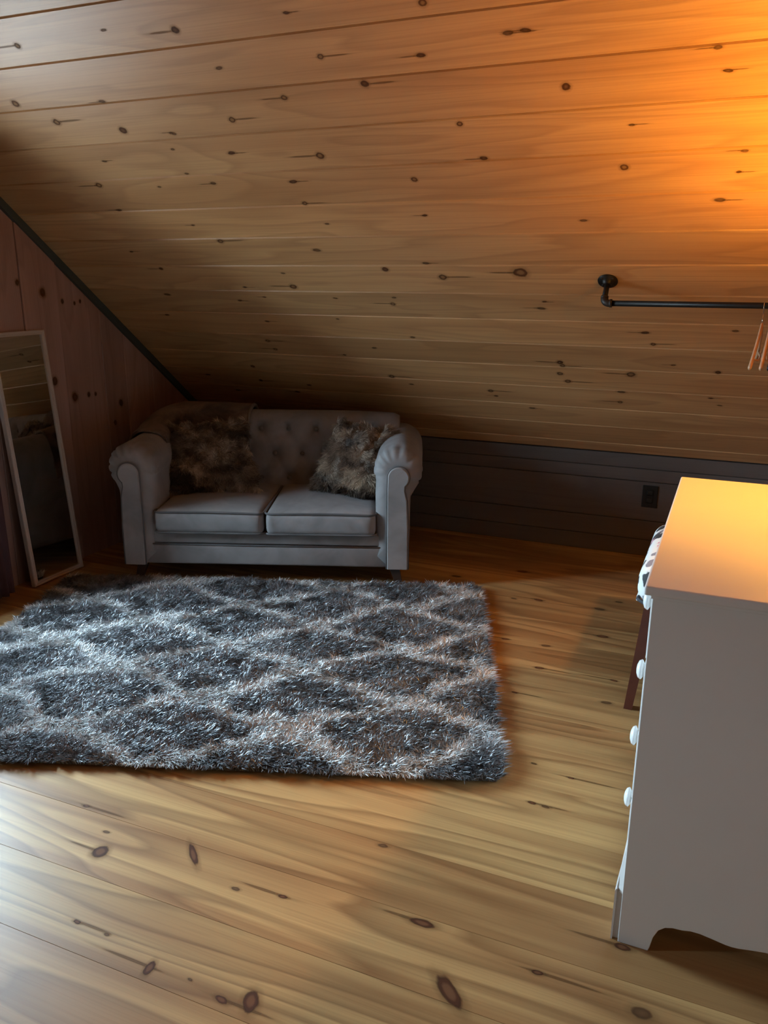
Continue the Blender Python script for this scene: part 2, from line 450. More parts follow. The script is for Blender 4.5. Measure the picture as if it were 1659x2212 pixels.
# knots: thin inlays in the boards they belong to
kn = bpy.data.meshes.new('knot'); bmk = bmesh.new(); bmesh.ops.create_circle(bmk, cap_ends=True, segments=24, radius=1.0); bmk.to_mesh(kn); bmk.free()
kn.materials.append(KNOT_PALE)
kf = kn.copy(); kf.materials.clear(); kf.materials.append(KNOT_FLOOR)
kst = kn.copy(); kst.materials.clear(); kst.materials.append(STREAKM)
ks = kn.copy(); ks.materials.clear(); ks.materials.append(KNOT_SMALL)
kd = kn.copy(); kd.materials.clear(); kd.materials.append(KNOT_DARK)
CEIL_KNOTS = [(-1.73,2.611,0.013), (-1.99,2.642,0.004), (-2.37,2.629,0.011), (-1.28,2.467,0.01), (-1.65,2.466,0.006), (-1.17,2.359,0.013), (-1.47,2.335,0.011),
(-2.58,2.412,0.014), (-2.19,2.378,0.007), (-2.46,2.318,0.014), (-2.19,2.258,0.015), (-1.71,2.266,0.012), (-1.99,2.231,0.005), (-1.98,2.226,0.006),
(-1.44,2.088,0.015), (-1.79,2.124,0.008), (-2.03,2.158,0.005), (-2.38,2.122,0.005), (-2.5,2.002,0.013), (-2.21,1.979,0.005), (-1.95,1.984,0.008),
(-1.6,1.974,0.008), (-2.04,2.039,0.005), (-1.6,1.863,0.01), (-2.5,1.86,0.006), (-1.55,1.75,0.005), (-2.18,1.76,0.004), (-2.1,1.67,0.013),
(-1.66,1.599,0.009), (-2.62,1.6,0.005), (-2.53,1.482,0.01), (-1.89,1.451,0.005), (-1.88,1.359,0.016), (-2.14,1.352,0.006), (-2.62,1.289,0.008),
(-2.22,1.251,0.006), (-2.07,1.28,0.005), (-1.7,1.28,0.005), (-2.73,1.121,0.006), (-2.15,1.089,0.006), (-1.75,1.123,0.004), (-2.23,0.92,0.011),
(-2.22,0.846,0.01), (-2.45,0.667,0.011), (-2.81,0.552,0.007), (-2.47,0.523,0.01), (-2.17,0.503,0.008), (-2.69,0.396,0.007), (-2.28,0.421,0.007),
(-1.64,0.894,0.007), (-1.83,0.821,0.006), (-1.33,2.618,0.004), (-0.91,2.595,0.012), (-0.69,2.476,0.009), (-0.64,2.479,0.007), (-0.55,2.287,0.013),
(-0.14,2.372,0.007), (-0.11,2.295,0.006), (-0.9,2.182,0.01), (-0.37,2.135,0.004), (-0.85,2.036,0.009), (-0.4,1.972,0.013), (-0.05,2.014,0.006),
(-0.06,1.932,0.004), (-1.12,1.959,0.011), (-0.11,1.817,0.009), (-1.13,1.782,0.006), (-0.55,1.738,0.006), (-0.82,1.458,0.028), (-1.15,1.429,0.016),
(-1.39,1.478,0.014), (-1.2,1.515,0.007), (-1.43,1.245,0.011), (-1.41,1.291,0.006), (-0.77,1.233,0.008), (-0.75,1.278,0.005), (-1.41,0.995,0.007),
(-0.33,1.004,0.01), (-0.36,1.084,0.008), (-0.02,1.112,0.007), (-0.74,0.838,0.014), (-0.73,0.811,0.011), (-0.75,0.744,0.013), (-0.72,0.681,0.014),
(-0.43,0.765,0.019), (-0.07,0.811,0.012), (-0.25,0.854,0.006), (-1.63,0.631,0.014), (-1.54,0.574,0.006), (-1.12,0.555,0.012), (-1.1,0.508,0.007),
(-0.48,0.614,0.009), (-0.49,0.52,0.01), (-0.09,0.601,0.006), (-0.05,0.542,0.005), (-0.93,0.409,0.008), (-0.96,2.436,0.008)]
FLOOR_KNOTS = [(-1.39,1.375,0.024), (-1.16,1.464,0.029), (-1.56,1.512,0.008), (-1.43,1.445,0.008), (-0.87,1.425,0.009), (-0.99,1.402,0.009), (-1.27,1.164,0.008),
(-1.18,1.161,0.006), (-1.03,1.104,0.018), (-0.93,1.133,0.005), (-0.84,1.117,0.012), (-0.78,1.101,0.021), (-0.53,1.491,0.024), (-0.41,1.302,0.035),
(-0.25,1.447,0.01), (-0.03,1.431,0.019), (-0.09,1.593,0.015), (-0.36,2.029,0.009), (-0.4,2.032,0.009), (-0.84,3.534,0.011), (-0.73,3.555,0.017),
(-0.59,3.084,0.015), (-0.57,2.877,0.013), (-0.29,2.706,0.015), (-0.39,3.269,0.018), (-0.38,3.687,0.013), (-0.32,2.198,0.007), (-0.44,2.229,0.007),
(-0.29,2.887,0.01), (-0.45,3.56,0.019), (-0.61,2.649,0.008), (-0.72,1.695,0.011), (-0.76,3.082,0.012), (-1.18,3.707,0.019), (-0.89,3.91,0.021)]
WALL_KNOTS = [(3.08,1.372,0.02), (2.94,1.419,0.013), (3.21,1.328,0.011), (3.29,1.317,0.009), (3.33,1.325,0.009), (3.1,0.948,0.021), (3.23,0.853,0.021),
(3.33,0.853,0.012), (3.38,0.85,0.01), (3.57,0.777,0.018), (3.51,0.676,0.013)]
for i, (x, s, r) in enumerate(CEIL_KNOTS):
    for lo, hi, b in boards:
        if lo <= s < hi:
            o = link('knot', (ks if i % 3 else kd) if r < .0095 else (kd if i % 5 == 0 else kn), None, b)
            rr = max(r, .005); el = 1.0 if r > .009 else 1.5 + .9 * ((i * 37) % 10) / 10
            mid = (lo + hi) / 2
            o.location = (x - XL, max(-BP / 2 + rr * 1.2, min(BP / 2 - rr * 1.2, s - mid)), .0005 + .00002 * (i % 5))
            o.scale = (rr * 1.9 * el, rr * 1.75, 1); o.rotation_euler.z = ((i * 53) % 20 - 10) * .015
            if i % 3 != 1:
                q = link('grain_streak', kst, None, b); sg = 1 if i % 2 else -1
                q.location = (o.location.x + sg * min(.07, rr * 4.5), o.location.y + .001 * ((i * 7) % 5 - 2), .0003); q.scale = (min(.10, rr * (6 + i % 5)), max(.0035, min(.008, rr * .5)), 1)
            break
STREAK = {1: (1.7, .42, -.75), 11: (.9, 1.6, .4), 12: (1.5, .6, .05), 13: (1.55, .62, -.72), 8: (.6, 1.35, .1), 0: (.95, 1.15, .2), 15: (1.3, .9, 0)}
for i, (x, y, r) in enumerate(FLOOR_KNOTS):
    for y0, b in floor_planks:
        if y0 <= y < y0 + FP:
            dark = i in (1, 11, 12, 13, 8, 15) or r < .02
            o = link('knot', (ks if i % 2 and r < .02 else kf) if dark else kf, None, b)
            ex, ey, rz = STREAK.get(i, (1.5, .8, ((i * 29) % 10 - 5) * .04))
            ry = r * 1.5 * ey
            o.location = (x - XL, max(-FP / 2 + min(ry * .9, .09), min(FP / 2 - min(ry * .9, .09), y - y0 - FP / 2)), .0004 + .00002 * (i % 5))
            o.scale = (r * 1.65 * ex, ry, 1); o.rotation_euler.z = rz
            if i % 2 == 0 and r < .03:
                q = link('grain_streak', kst, None, b); q.location = (o.location.x + .05 * (1 if i % 4 else -1), o.location.y + .002, .0003); q.scale = (.10 + .03 * (i % 3), .007, 1)
            break

# gable wall on the left: shell with the window opening, vertical boards where it is in view
def wall_poly(pts, x0, x1, bm):
    v0 = [bm.verts.new((x0, y, z)) for y, z in pts]; v1 = [bm.verts.new((x1, y, z)) for y, z in pts]; n = len(pts)
    bm.faces.new(v0); bm.faces.new(list(reversed(v1)))
    for i in range(n): bm.faces.new((v0[i], v0[(i + 1) % n], v1[(i + 1) % n], v1[i]))
def gable(bm, x0, x1, hole):
    ya, yb = YN - .1, YK + .1
    zt = lambda y: zc(max(min(y, YK), YN)) + .06
    if not hole:
        wall_poly([(ya, -.05), (yb, -.05), (yb, zt(yb)), (YB, ZR + .06), (ya, zt(ya))], x0, x1, bm); return
    (c0, c1), (a0, a1) = WINDOWS
    wall_poly([(ya, -.05), (a0, -.05), (a0, zt(a0)), (ya, zt(ya))], x0, x1, bm)
    wall_poly([(a1, -.05), (c0, -.05), (c0, zt(c0)), (YB, ZR + .06), (a1, zt(a1))], x0, x1, bm)
    wall_poly([(c1, -.05), (yb, -.05), (yb, zt(yb)), (c1, zt(c1))], x0, x1, bm)
    for p, q in WINDOWS:
        wall_poly([(p, -.05), (q, -.05), (q, WZ0), (p, WZ0)], x0, x1, bm)
        wall_poly([(p, WZ1), (q, WZ1), (q, zt(q)), (p, zt(p))], x0, x1, bm)
bm = bmesh.new(); gable(bm, XL - .26, XL - .016, True)
wall_left = structure(bm_obj('wall_left', bm, GAP))
bm = bmesh.new(); gable(bm, XR, XR + .15, False)
wall_right = structure(bm_obj('wall_right', bm, PLASTER))
wall_back = structure(box('wall_back', XL - .2, XR + .2, YN - .15, YN, -.05, ZK + .05, PLASTER))

edges = [4.42, 4.138, 3.854, 3.63, 3.46, 3.178, 2.955, 2.74, 2.53, 2.45]
wall_boards = []
for a, b in zip(edges[:-1], edges[1:]):
    proud = .007 if abs(b - 2.955) < .01 else 0.0
    g = .0012
    ym = (a + b) / 2
    poly = [(0, -(a - g - ym)), (zc(a - g) - .004, -(a - g - ym)), (zc(b + g) - .004, -(b + g - ym)), (0, -(b + g - ym))]
    ch = .003; d = .016 + proud
    inner = [(poly[0][0], poly[0][1] + ch), (poly[1][0], poly[1][1] + ch), (poly[2][0], poly[2][1] - ch), (poly[3][0], poly[3][1] - ch)]
    vs = [(x, y, -.016) for x, y in poly] + [(x, y, proud - ch) for x, y in poly] + [(x, y, proud) for x, y in inner]
    fs = [(3, 2, 1, 0)] + [(i, (i + 1) % 4, 4 + (i + 1) % 4, 4 + i) for i in range(4)] + [(4 + i, 4 + (i + 1) % 4, 8 + (i + 1) % 4, 8 + i) for i in range(4)] + [(8, 9, 10, 11)]
    o = mesh_obj('board', vs, fs, REDPINE, wall_left)
    o.matrix_local = Matrix(((0, 0, 1, XL), (0, -1, 0, ym), (1, 0, 0, 0), (0, 0, 0, 1)))
    wall_boards.append((b, a, ym, o))
for i, (y, z, r) in enumerate(WALL_KNOTS):
    for b, a, ym, ob in wall_boards:
        if b <= y < a:
            o = link('knot', kd, None, ob); pr = .007 if abs(b - 2.955) < .01 else 0
            o.location = (z, -(y - ym), pr + .0005); o.scale = (r * 1.9, r * 1.45, 1)
            break
# rest of the gable lining (below, around and above the window)
lin = bmesh.new()
def lining(pts): wall_poly(pts, XL - .016, XL, lin)
zl = lambda y: zc(y) - .02
(c0, c1), (a0, a1) = WINDOWS
lining([(YN, 0), (a0, 0), (a0, zl(a0)), (YN, zl(YN))])
lining([(a1, 0), (c0, 0), (c0, zl(c0)), (YB, ZR - .02), (a1, zl(a1))])
lining([(c1, 0), (2.449, 0), (2.449, zl(2.449)), (c1, zl(c1))])
for p, q in WINDOWS:
    lining([(p, 0), (q, 0), (q, WZ0), (p, WZ0)]); lining([(p, WZ1), (q, WZ1), (q, zl(q)), (p, zl(p))])
bm_obj('lining_panel', lin, REDPINE, wall_left)

# dark rake trim under the slope
tw = .036
pts = [(4.40, zc(4.40) - .002), (1.2, zc(1.2) - .002), (1.2, zc(1.2) - tw * NR), (4.40, zc(4.40) - tw * NR)]
trim = structure(prism('trim_1', pts, XL + .001, XL + .020, 'x', TEAL))

# windows in the gable wall
def window(n, WY0, WY1):
    win = structure(empty('window_%d' % n, (XL, (WY0 + WY1) / 2, WZ0)))
    def wpart(name, y0, y1, z0, z1, x0, x1, mat):
        o = box(name, x0, x1, y0, y1, z0, z1, mat, None, .002); o.parent = win
        o.location = -Vector(win.location); return o
    for a, b, c, d in ((WY0 - .06, WY1 + .06, WZ1, WZ1 + .07), (WY0 - .06, WY0, WZ0, WZ1), (WY1, WY1 + .06, WZ0, WZ1)):
        wpart('casing', a, b, c, d, XL + .0005, XL + .018, WHITE)
    wpart('window_sill', WY0 - .08, WY1 + .08, WZ0 - .03, WZ0, XL - .03, XL + .045, WHITE)
    for a, b, c, d in ((WY0, WY1, WZ0, WZ0 + .035), (WY0, WY1, WZ1 - .035, WZ1), (WY0, WY0 + .035, WZ0, WZ1), (WY1 - .035, WY1, WZ0, WZ1), (WY0, WY1, (WZ0 + WZ1) / 2 - .018, (WZ0 + WZ1) / 2 + .018)):
        wpart('sash_bar', a, b, c, d, XL - .175, XL - .135, WHITE)
    wpart('pane', WY0 + .02, WY1 - .02, WZ0 + .02, WZ1 - .02, XL - .158, XL - .153, GLASS)
for n, (p, q) in enumerate(WINDOWS): window(n + 1, p, q)

# knee wall: horizontal boards
wall_knee = structure(box('wall_knee', XL - .2, XR + .2, YK + .016, YK + .15, -.05, ZK + .1, GAP))
zs_k = [0.0, .091, .198, .411, .480, ZK - .002]
for a, b in zip(zs_k[:-1], zs_k[1:]):
    me = plank_mesh('board', XR - XL, b - a, .016, .0025, .0012)
    o = link('board', me, KNEE, wall_knee)
    pr = .0 if a < .47 else .004
    o.matrix_local = Matrix(((1, 0, 0, XL), (0, 0, -1, YK - pr), (0, 1, 0, (a + b) / 2), (0, 0, 0, 1)))

# ------------------------------------------------------------------ shag rug
RT = math.radians(19.5)
RW, RD = 2.03, 1.585
ra = Vector((math.cos(RT), math.sin(RT), 0)); rb = Vector((-math.sin(RT), math.cos(RT), 0))
rfr = Vector((-.487, 2.078, 0))                      # front right corner
rug = empty('shag_rug', rfr - ra * RW, RT)
tag(rug, 'grey shaggy rug with pale trellis pattern lying in front of the sofa', 'rug')
o = bm_obj('backing', bm_box(0.025, RW - .025, .02, RD - .02, 0.0005, .012, .004), BACKING, rug)
NB = 330000
u = rng.uniform(.008, RW - .008, NB); v = rng.uniform(.008, RD - .008, NB)
# the pile is trimmed round at the corners
cr_ = .07
qx = np.maximum(np.abs(u - RW / 2) - (RW / 2 - cr_), 0); qy = np.maximum(np.abs(v - RD / 2) - (RD / 2 - cr_), 0)
keep = np.hypot(qx, qy) < cr_
u, v = u[keep], v[keep]; NB = len(u)
def vnoise(x, y, sc, seed):
    """smooth value noise on numpy arrays"""
    r = np.random.default_rng(seed); G = r.uniform(-1, 1, (96, 96))
    xs, yy = x * sc + 3.3, y * sc + 1.7
    i, j = np.floor(xs).astype(int), np.floor(yy).astype(int); fx, fy = xs - i, yy - j
    fx = fx * fx * (3 - 2 * fx); fy = fy * fy * (3 - 2 * fy); i %= 95; j %= 95
    return (G[i, j] * (1 - fx) + G[i + 1, j] * fx) * (1 - fy) + (G[i, j + 1] * (1 - fx) + G[i + 1, j + 1] * fx) * fy
la, lb = u - RW, v                                   # lattice coordinates measured from the front right corner
wa = la + .045 * vnoise(la + 5, lb, 5, 1) + .018 * vnoise(la + 5, lb, 16, 2)
wb = lb + .042 * vnoise(la + 5, lb + 3, 5, 3) + .018 * vnoise(la + 5, lb, 16, 4)
fa = np.cos(2 * np.pi * (wa + .36) / .72); fb = np.cos(2 * np.pi * (wb - .215) / .42)
lat = np.abs(fa + fb) + .22 * np.abs(fa * fb)
lightness = np.clip((.62 - lat) / .38, 0, 1)
lightness = np.clip(lightness + .22 * vnoise(la + 5, lb, 24, 9) + rng.normal(0, .13, NB), 0, 1)
dark_c = np.array((.125, .127, .135)); light_c = np.array((.66, .64, .62))
colr = dark_c + (light_c - dark_c) * lightness[:, None]
colr *= rng.uniform(.65, 1.35, NB)[:, None]
P = np.stack([u, v, np.full(NB, .010)], 1)
ang = 2.6 * vnoise(u, v, 14, 21) + 1.6 * vnoise(u, v, 42, 22) + rng.normal(0, .9, NB)
edge_x = np.clip((u - (RW - .05)) / .05, 0, 1) - np.clip((.05 - u) / .05, 0, 1)
edge_y = np.clip((v - (RD - .05)) / .05, 0, 1) - np.clip((.05 - v) / .05, 0, 1)
D = np.stack([np.cos(ang) * .75 + edge_x * .8, np.sin(ang) * .75 + edge_y * .8, rng.uniform(-.25, .15, NB)], 1)
N = np.stack([rng.normal(0, .18, NB), rng.normal(0, .18, NB), np.ones(NB)], 1); N /= np.linalg.norm(N, axis=1, keepdims=True)
clump = 1 + .22 * vnoise(u, v, 30, 31)
L = rng.uniform(.026, .042, NB) * clump * np.where((np.abs(edge_x) + np.abs(edge_y)) > .3, .85, 1)
W = rng.uniform(.0022, .0040, NB)
me = blade_mesh('pile', P, N, D, L, W, colr); pile = link('pile', me, SHAG, rug); pile['kind'] = 'stuff'

# ------------------------------------------------------------------ loveseat
ST = math.radians(20.5)
sofa = empty('loveseat', (-1.988, 3.212, 0), ST)
tag(sofa, 'grey velvet rolled-arm loveseat with button-tufted back and two seat cushions', 'sofa')
DEP = .74
bm_obj('base', bm_box(-.655, .655, .035, DEP - .03, .105, .262, .012), VELVET, sofa)
fr = bm_obj('front_rail', bm_box(-.60, .60, .012, .06, .100, .198, .010, 3), VELVET, sofa, True)
tube('piping', [(-.595, .016, .200), (0, .013, .200), (.595, .016, .200)], .0045, PIPING, fr, 8)
bm_obj('upper_rail', bm_box(-.60, .60, .018, .06, .203, .262, .010, 3), VELVET, sofa, True)

# rolled arms: section swept front to back with gathers at the front
def arm(side):
    c = Vector((.635, .575)); R = .113
    prof = []
    for k in range(8): prof.append((.527, .20 + (.50 - .20) * k / 8))
    n = 44
    for k in range(n + 1):
        w = math.radians(205 - (205 + 38) * k / n)
        prof.append((c.x + R * math.cos(w), c.y + R * math.sin(w)))
    for k in range(1, 12):
        t = k / 11; prof.append((.690 - .004 * t, .475 + (.10 - .475) * t))
    prof += [(.60, .10), (.54, .16)]
    nv = len(prof); rows = [0.0, .0015, .005, .010, .016, .023, .031, .040, .050, .062, .076, .092, .11, .15, .22, .32, .44, .56, .66, .70, .72, .735]
    verts = []
    for y in rows:
        k2 = math.sqrt(max(0, 1 - (1 - min(y / .055, 1)) ** 2))
        for j, (x, z) in enumerate(prof):
            dx, dz = x - c.x, z - c.y; rr = math.hypot(dx, dz); th = math.atan2(dz, dx)
            inroll = 8 <= j <= 8 + n
            wob = .0025 * mnoise.noise(Vector((x * 9 + side * 7, y * 9, z * 9)))
            if inroll:
                rr2 = rr * (.48 + .52 * k2)
                if y > .70: rr2 *= 1 - .10 * ((y - .70) / .035) ** 2
                if y < .15:
                    g_ = max(0, 1 - y / .15) * min(1, y / .004)
                    ph = 7.0 * th + 1.3 * math.sin(2.1 * th + side)
                    rr2 -= .013 * g_ * (1 - abs(math.sin(ph))) ** 3
                    rr2 += .004 * g_ * abs(math.sin(ph))
                k = rr2 / rr
                px, pz = c.x + dx * k, c.y + dz * k
            else:
                px, pz = x, z
                if j < 8: px = x + (1 - k2) * .056
            verts.append((side * (px + wob), y + .004, pz + wob))
    faces = grid_faces(len(rows), nv, 0, True)
    faces.append(tuple(range(nv))); faces.append(tuple(reversed(range((len(rows) - 1) * nv, len(rows) * nv))))
    bm = bmesh.new(); tmp = bpy.data.meshes.new('t'); tmp.from_pydata(verts, [], faces); bm.from_mesh(tmp); bpy.data.meshes.remove(tmp)
    a = bm_obj('arm', bm, VELVET, sofa, True)
    # keyhole front panel with piping
    pc = (.638, .552); pr = .052
    out = [(.585, .102), (.585, .50)]
    for k in range(23):
        w = math.radians(172 - (172 + 52) * k / 22); out.append((pc[0] + pr * math.cos(w), pc[1] + pr * math.sin(w) * 1.02))
    out += [(.668, .49), (.680, .44), (.686, .30), (.687, .102)]
    bm = bmesh.new()
    f0_ = [bm.verts.new((side * x, -.010, z)) for x, z in out]; b0 = [bm.verts.new((side * x, .03, z)) for x, z in out]
    cen = [bm.verts.new((side * (x + (.636 - x) * .12), -.016, z + ((.54 if z > .5 else z) - z) * .12)) for x, z in out]
    n2 = len(out)
    bm.faces.new(cen)
    for i in range(n2):
        j = (i + 1) % n2
        bm.faces.new((f0_[i], f0_[j], b0[j], b0[i])); bm.faces.new((cen[i], cen[j], f0_[j], f0_[i]))
    p = bm_obj('arm_panel', bm, VELVET, a, False)
    tube('piping', [(side * x, -.008, z) for x, z in out], .0045, PIPING, a, 8)
    return a
arm(1); arm(-1)

# tufted back, swept profile with dimples at the buttons
buttons = []
for row, z in enumerate((.672, .542, .412)):
    for i in range(-4, 5):
        x = .035 + .148 * i + (.072 if row % 2 else 0)
        if abs(x) < .52: buttons.append((x, z))
prof = [(.50, .22)]
for k in range(1, 25): prof.append((.505 + .045 * k / 24, .22 + (.66 - .22) * k / 24))
n = 26
for k in range(1, n + 1):
    w = math.radians(180 - 200 * k / n); prof.append((.632 + .082 * math.cos(w), .672 + .092 * math.sin(w)))
for k in range(1, 8): prof.append((.712, .64 - (.64 - .12) * k / 7))
NX = 131; verts = []
for i in range(NX):
    x = -.625 + 1.25 * i / (NX - 1)
    endk = min(1, (.625 - abs(x)) / .03)
    for j, (y, z) in enumerate(prof):
        dy = 0
        if j <= 30 and z > .3:
            for bx, bz in buttons:
                d2 = (x - bx) ** 2 + (z - bz) ** 2
                if d2 < .02: dy += .026 * math.exp(-d2 / .0012)
            # diamond creases between buttons
            a = (x - .035) / .148; b = (z - .672) / .130
            for s in (1, -1):
                q = (a + s * b / 2); q = abs(q - round(q)); dy += .006 * math.exp(-(q / .06) ** 2) * (1 if .38 < z < .71 else 0)
        zz = z - (1 - endk) * .012 * (1 if z > .6 else 0) - .012 * (abs(x) / .625) ** 4 * (1 if z > .6 else 0)
        verts.append((x, y + dy, zz))
faces = grid_faces(NX, len(prof), 0, False)
npf = len(prof)
faces.append(tuple(range(npf))); faces.append(tuple(reversed(range((NX - 1) * npf, NX * npf))))
bm = bmesh.new(); tmp = bpy.data.meshes.new('t'); tmp.from_pydata(verts, [], faces); bm.from_mesh(tmp); bpy.data.meshes.remove(tmp)
back = bm_obj('back', bm, VELVET, sofa, True)
for bx, bz in buttons:
    yb_ = .505 + .045 * (bz - .22) / .44 + .020
    lathe('button', [(.002, .008), (.008, .0065), (.012, .002), (.011, -.004)], BUTTON, back, 12, frame_z((0, -1, .1), (bx, yb_, bz)))

# seat cushions with piping
for cx, hw, ry in ((-.266, .262, .0), (.266, .262, .0)):
    bm = rounded_box(hw, .285, .060, .030, 22, crown=.022)
    for vv in bm.verts:
        if vv.co.y < -.27: vv.co.y -= .0025 * math.sin(vv.co.x * 70 + vv.co.z * 18) * (1 if cx > 0 else .35) * max(0, 1 - abs(vv.co.z) / .05)
        if vv.co.y < -.2: vv.co.y -= .010 * max(0, 1 - (vv.co.z / .06) ** 2)
    cu = bm_obj('seat_cushion', bm, VELVET, sofa, True)
    cu.location = (cx, .285 - .012, .318); cu.rotation_euler = (0, 0, .012 if cx > 0 else -.006)
    for z in (.050, -.050):
        path = []
        for (sx, sy) in ((-1, -1), (1, -1), (1, 1), (-1, 1)):
            for k in range(7):
                w0 = {(-1, -1): math.pi, (1, -1): 1.5 * math.pi, (1, 1): 0, (-1, 1): .5 * math.pi}[(sx, sy)]
                w = w0 + k / 6 * math.pi / 2
                path.append((sx * (hw - .03) + .033 * math.cos(w), sy * (.285 - .03) + .033 * math.sin(w), z))
            # straight run to the next corner, bowed with the cushion front
            if (sx, sy) == (-1, -1):
                for k in range(1, 8):
                    path.append(((hw - .03) * (-1 + 2 * k / 8), -.288 , z + (.004 * math.sin(math.pi * k / 8) if z > 0 else 0)))
        tube('piping', path, .0052, PIPING, cu, 8, True)

for sx, yy in ((-1, .07), (1, .07), (-1, .67), (1, .67)):
    x = sx * .615; fwdl = -.03 if yy < .3 else .03
    vs = []
    for (zz, h, ox, oy) in ((.108, .026, 0, 0), (.0, .015, sx * .030, fwdl)):
        for a, b in ((-1, -1), (1, -1), (1, 1), (-1, 1)): vs.append((x + ox + a * h, yy + oy + b * h, zz))
    mesh_obj('leg', vs, [(3, 2, 1, 0), (4, 5, 6, 7)] + [(i, (i + 1) % 4, 4 + (i + 1) % 4, 4 + i) for i in range(4)], DARKLEG, sofa)

SM = Matrix.Translation((-1.988, 3.212, 0)) @ Matrix.Rotation(ST, 4, 'Z')

# ------------------------------------------------------------------ plush throw over the back corner and arm
ridge = [(-.650, .30, .702), (-.652, .40, .712), (-.648, .50, .735), (-.615, .59, .772), (-.54, .645, .792), (-.42, .648, .794), (-.30, .648, .790), (-.19, .646, .786), (-.165, .645, .784)]
def cat(pts, t):
    n = len(pts) - 1; f = t * n; i = min(int(f), n - 1); f -= i
    p0, p1, p2, p3 = (Vector(pts[max(i - 1, 0)]), Vector(pts[i]), Vector(pts[i + 1]), Vector(pts[min(i + 2, n)]))
    return .5 * ((2 * p1) + (-p0 + p2) * f + (2 * p0 - 5 * p1 + 4 * p2 - p3) * f * f + (-p0 + 3 * p1 - 3 * p2 + p3) * f ** 3)
cross = [(-.122, -.26), (-.126, -.18), (-.124, -.11), (-.112, -.055), (-.085, -.022), (-.045, -.005), (0, 0), (.045, -.006), (.085, -.024), (.110, -.06), (.118, -.12), (.124, -.20), (.132, -.26)]
NU, verts = 70, []
tv = bmesh.new(); rows = []
for i in range(NU):
    t = i / (NU - 1); p = cat(ridge, t); q = cat(ridge, min(1, t + .02)) - cat(ridge, max(0, t - .02)); q.z = 0; q.normalize()
    c = Vector((q.y, -q.x, 0))                       # towards the seat
    row = []
    NC = 46
    for j in range(NC):
        s = j / (NC - 1); h = cat([(a, b, 0) for a, b in cross], s)
        inner = h.x > 0
        hang = 1.0
        if inner: hang = .70 + .40 * min(1, max(0, (t - .3) / .5)) 
        wr = .010 * mnoise.noise(Vector((t * 9, s * 4, 2.0))) + .006 * math.sin(t * 46 + s * 6) * (abs(h.y) / .26)
        squeeze = 1.0 if inner else .8
        arm_k = max(0, 1 - t / .45)
        pos = p + c * (h.x * squeeze * (1 - .10 * arm_k) + wr) + Vector((0, 0, h.y * hang + wr * .5))
        row.append(tv.verts.new(pos))
    rows.append(row)
for i in range(NU - 1):
    for j in range(len(rows[0]) - 1):
        tv.faces.new((rows[i][j], rows[i + 1][j], rows[i + 1][j + 1], rows[i][j + 1]))
hem_path = [tuple(vv.co) for vv in rows[-1]]
hem_path2 = [tuple(r[-1].co) for r in rows]
throw = bm_obj('throw_blanket', tv, PLUSH, None, True)
throw.matrix_world = SM
md = throw.modifiers.new('thick', 'SOLIDIFY'); md.thickness = .012; md.offset = 0
tag(throw, 'brown plush throw draped over the back corner and arm of the loveseat', 'blanket')
tube('hem', hem_path, .010, HEM, throw, 8); tube('hem', hem_path2, .009, PLUSH, throw, 8)

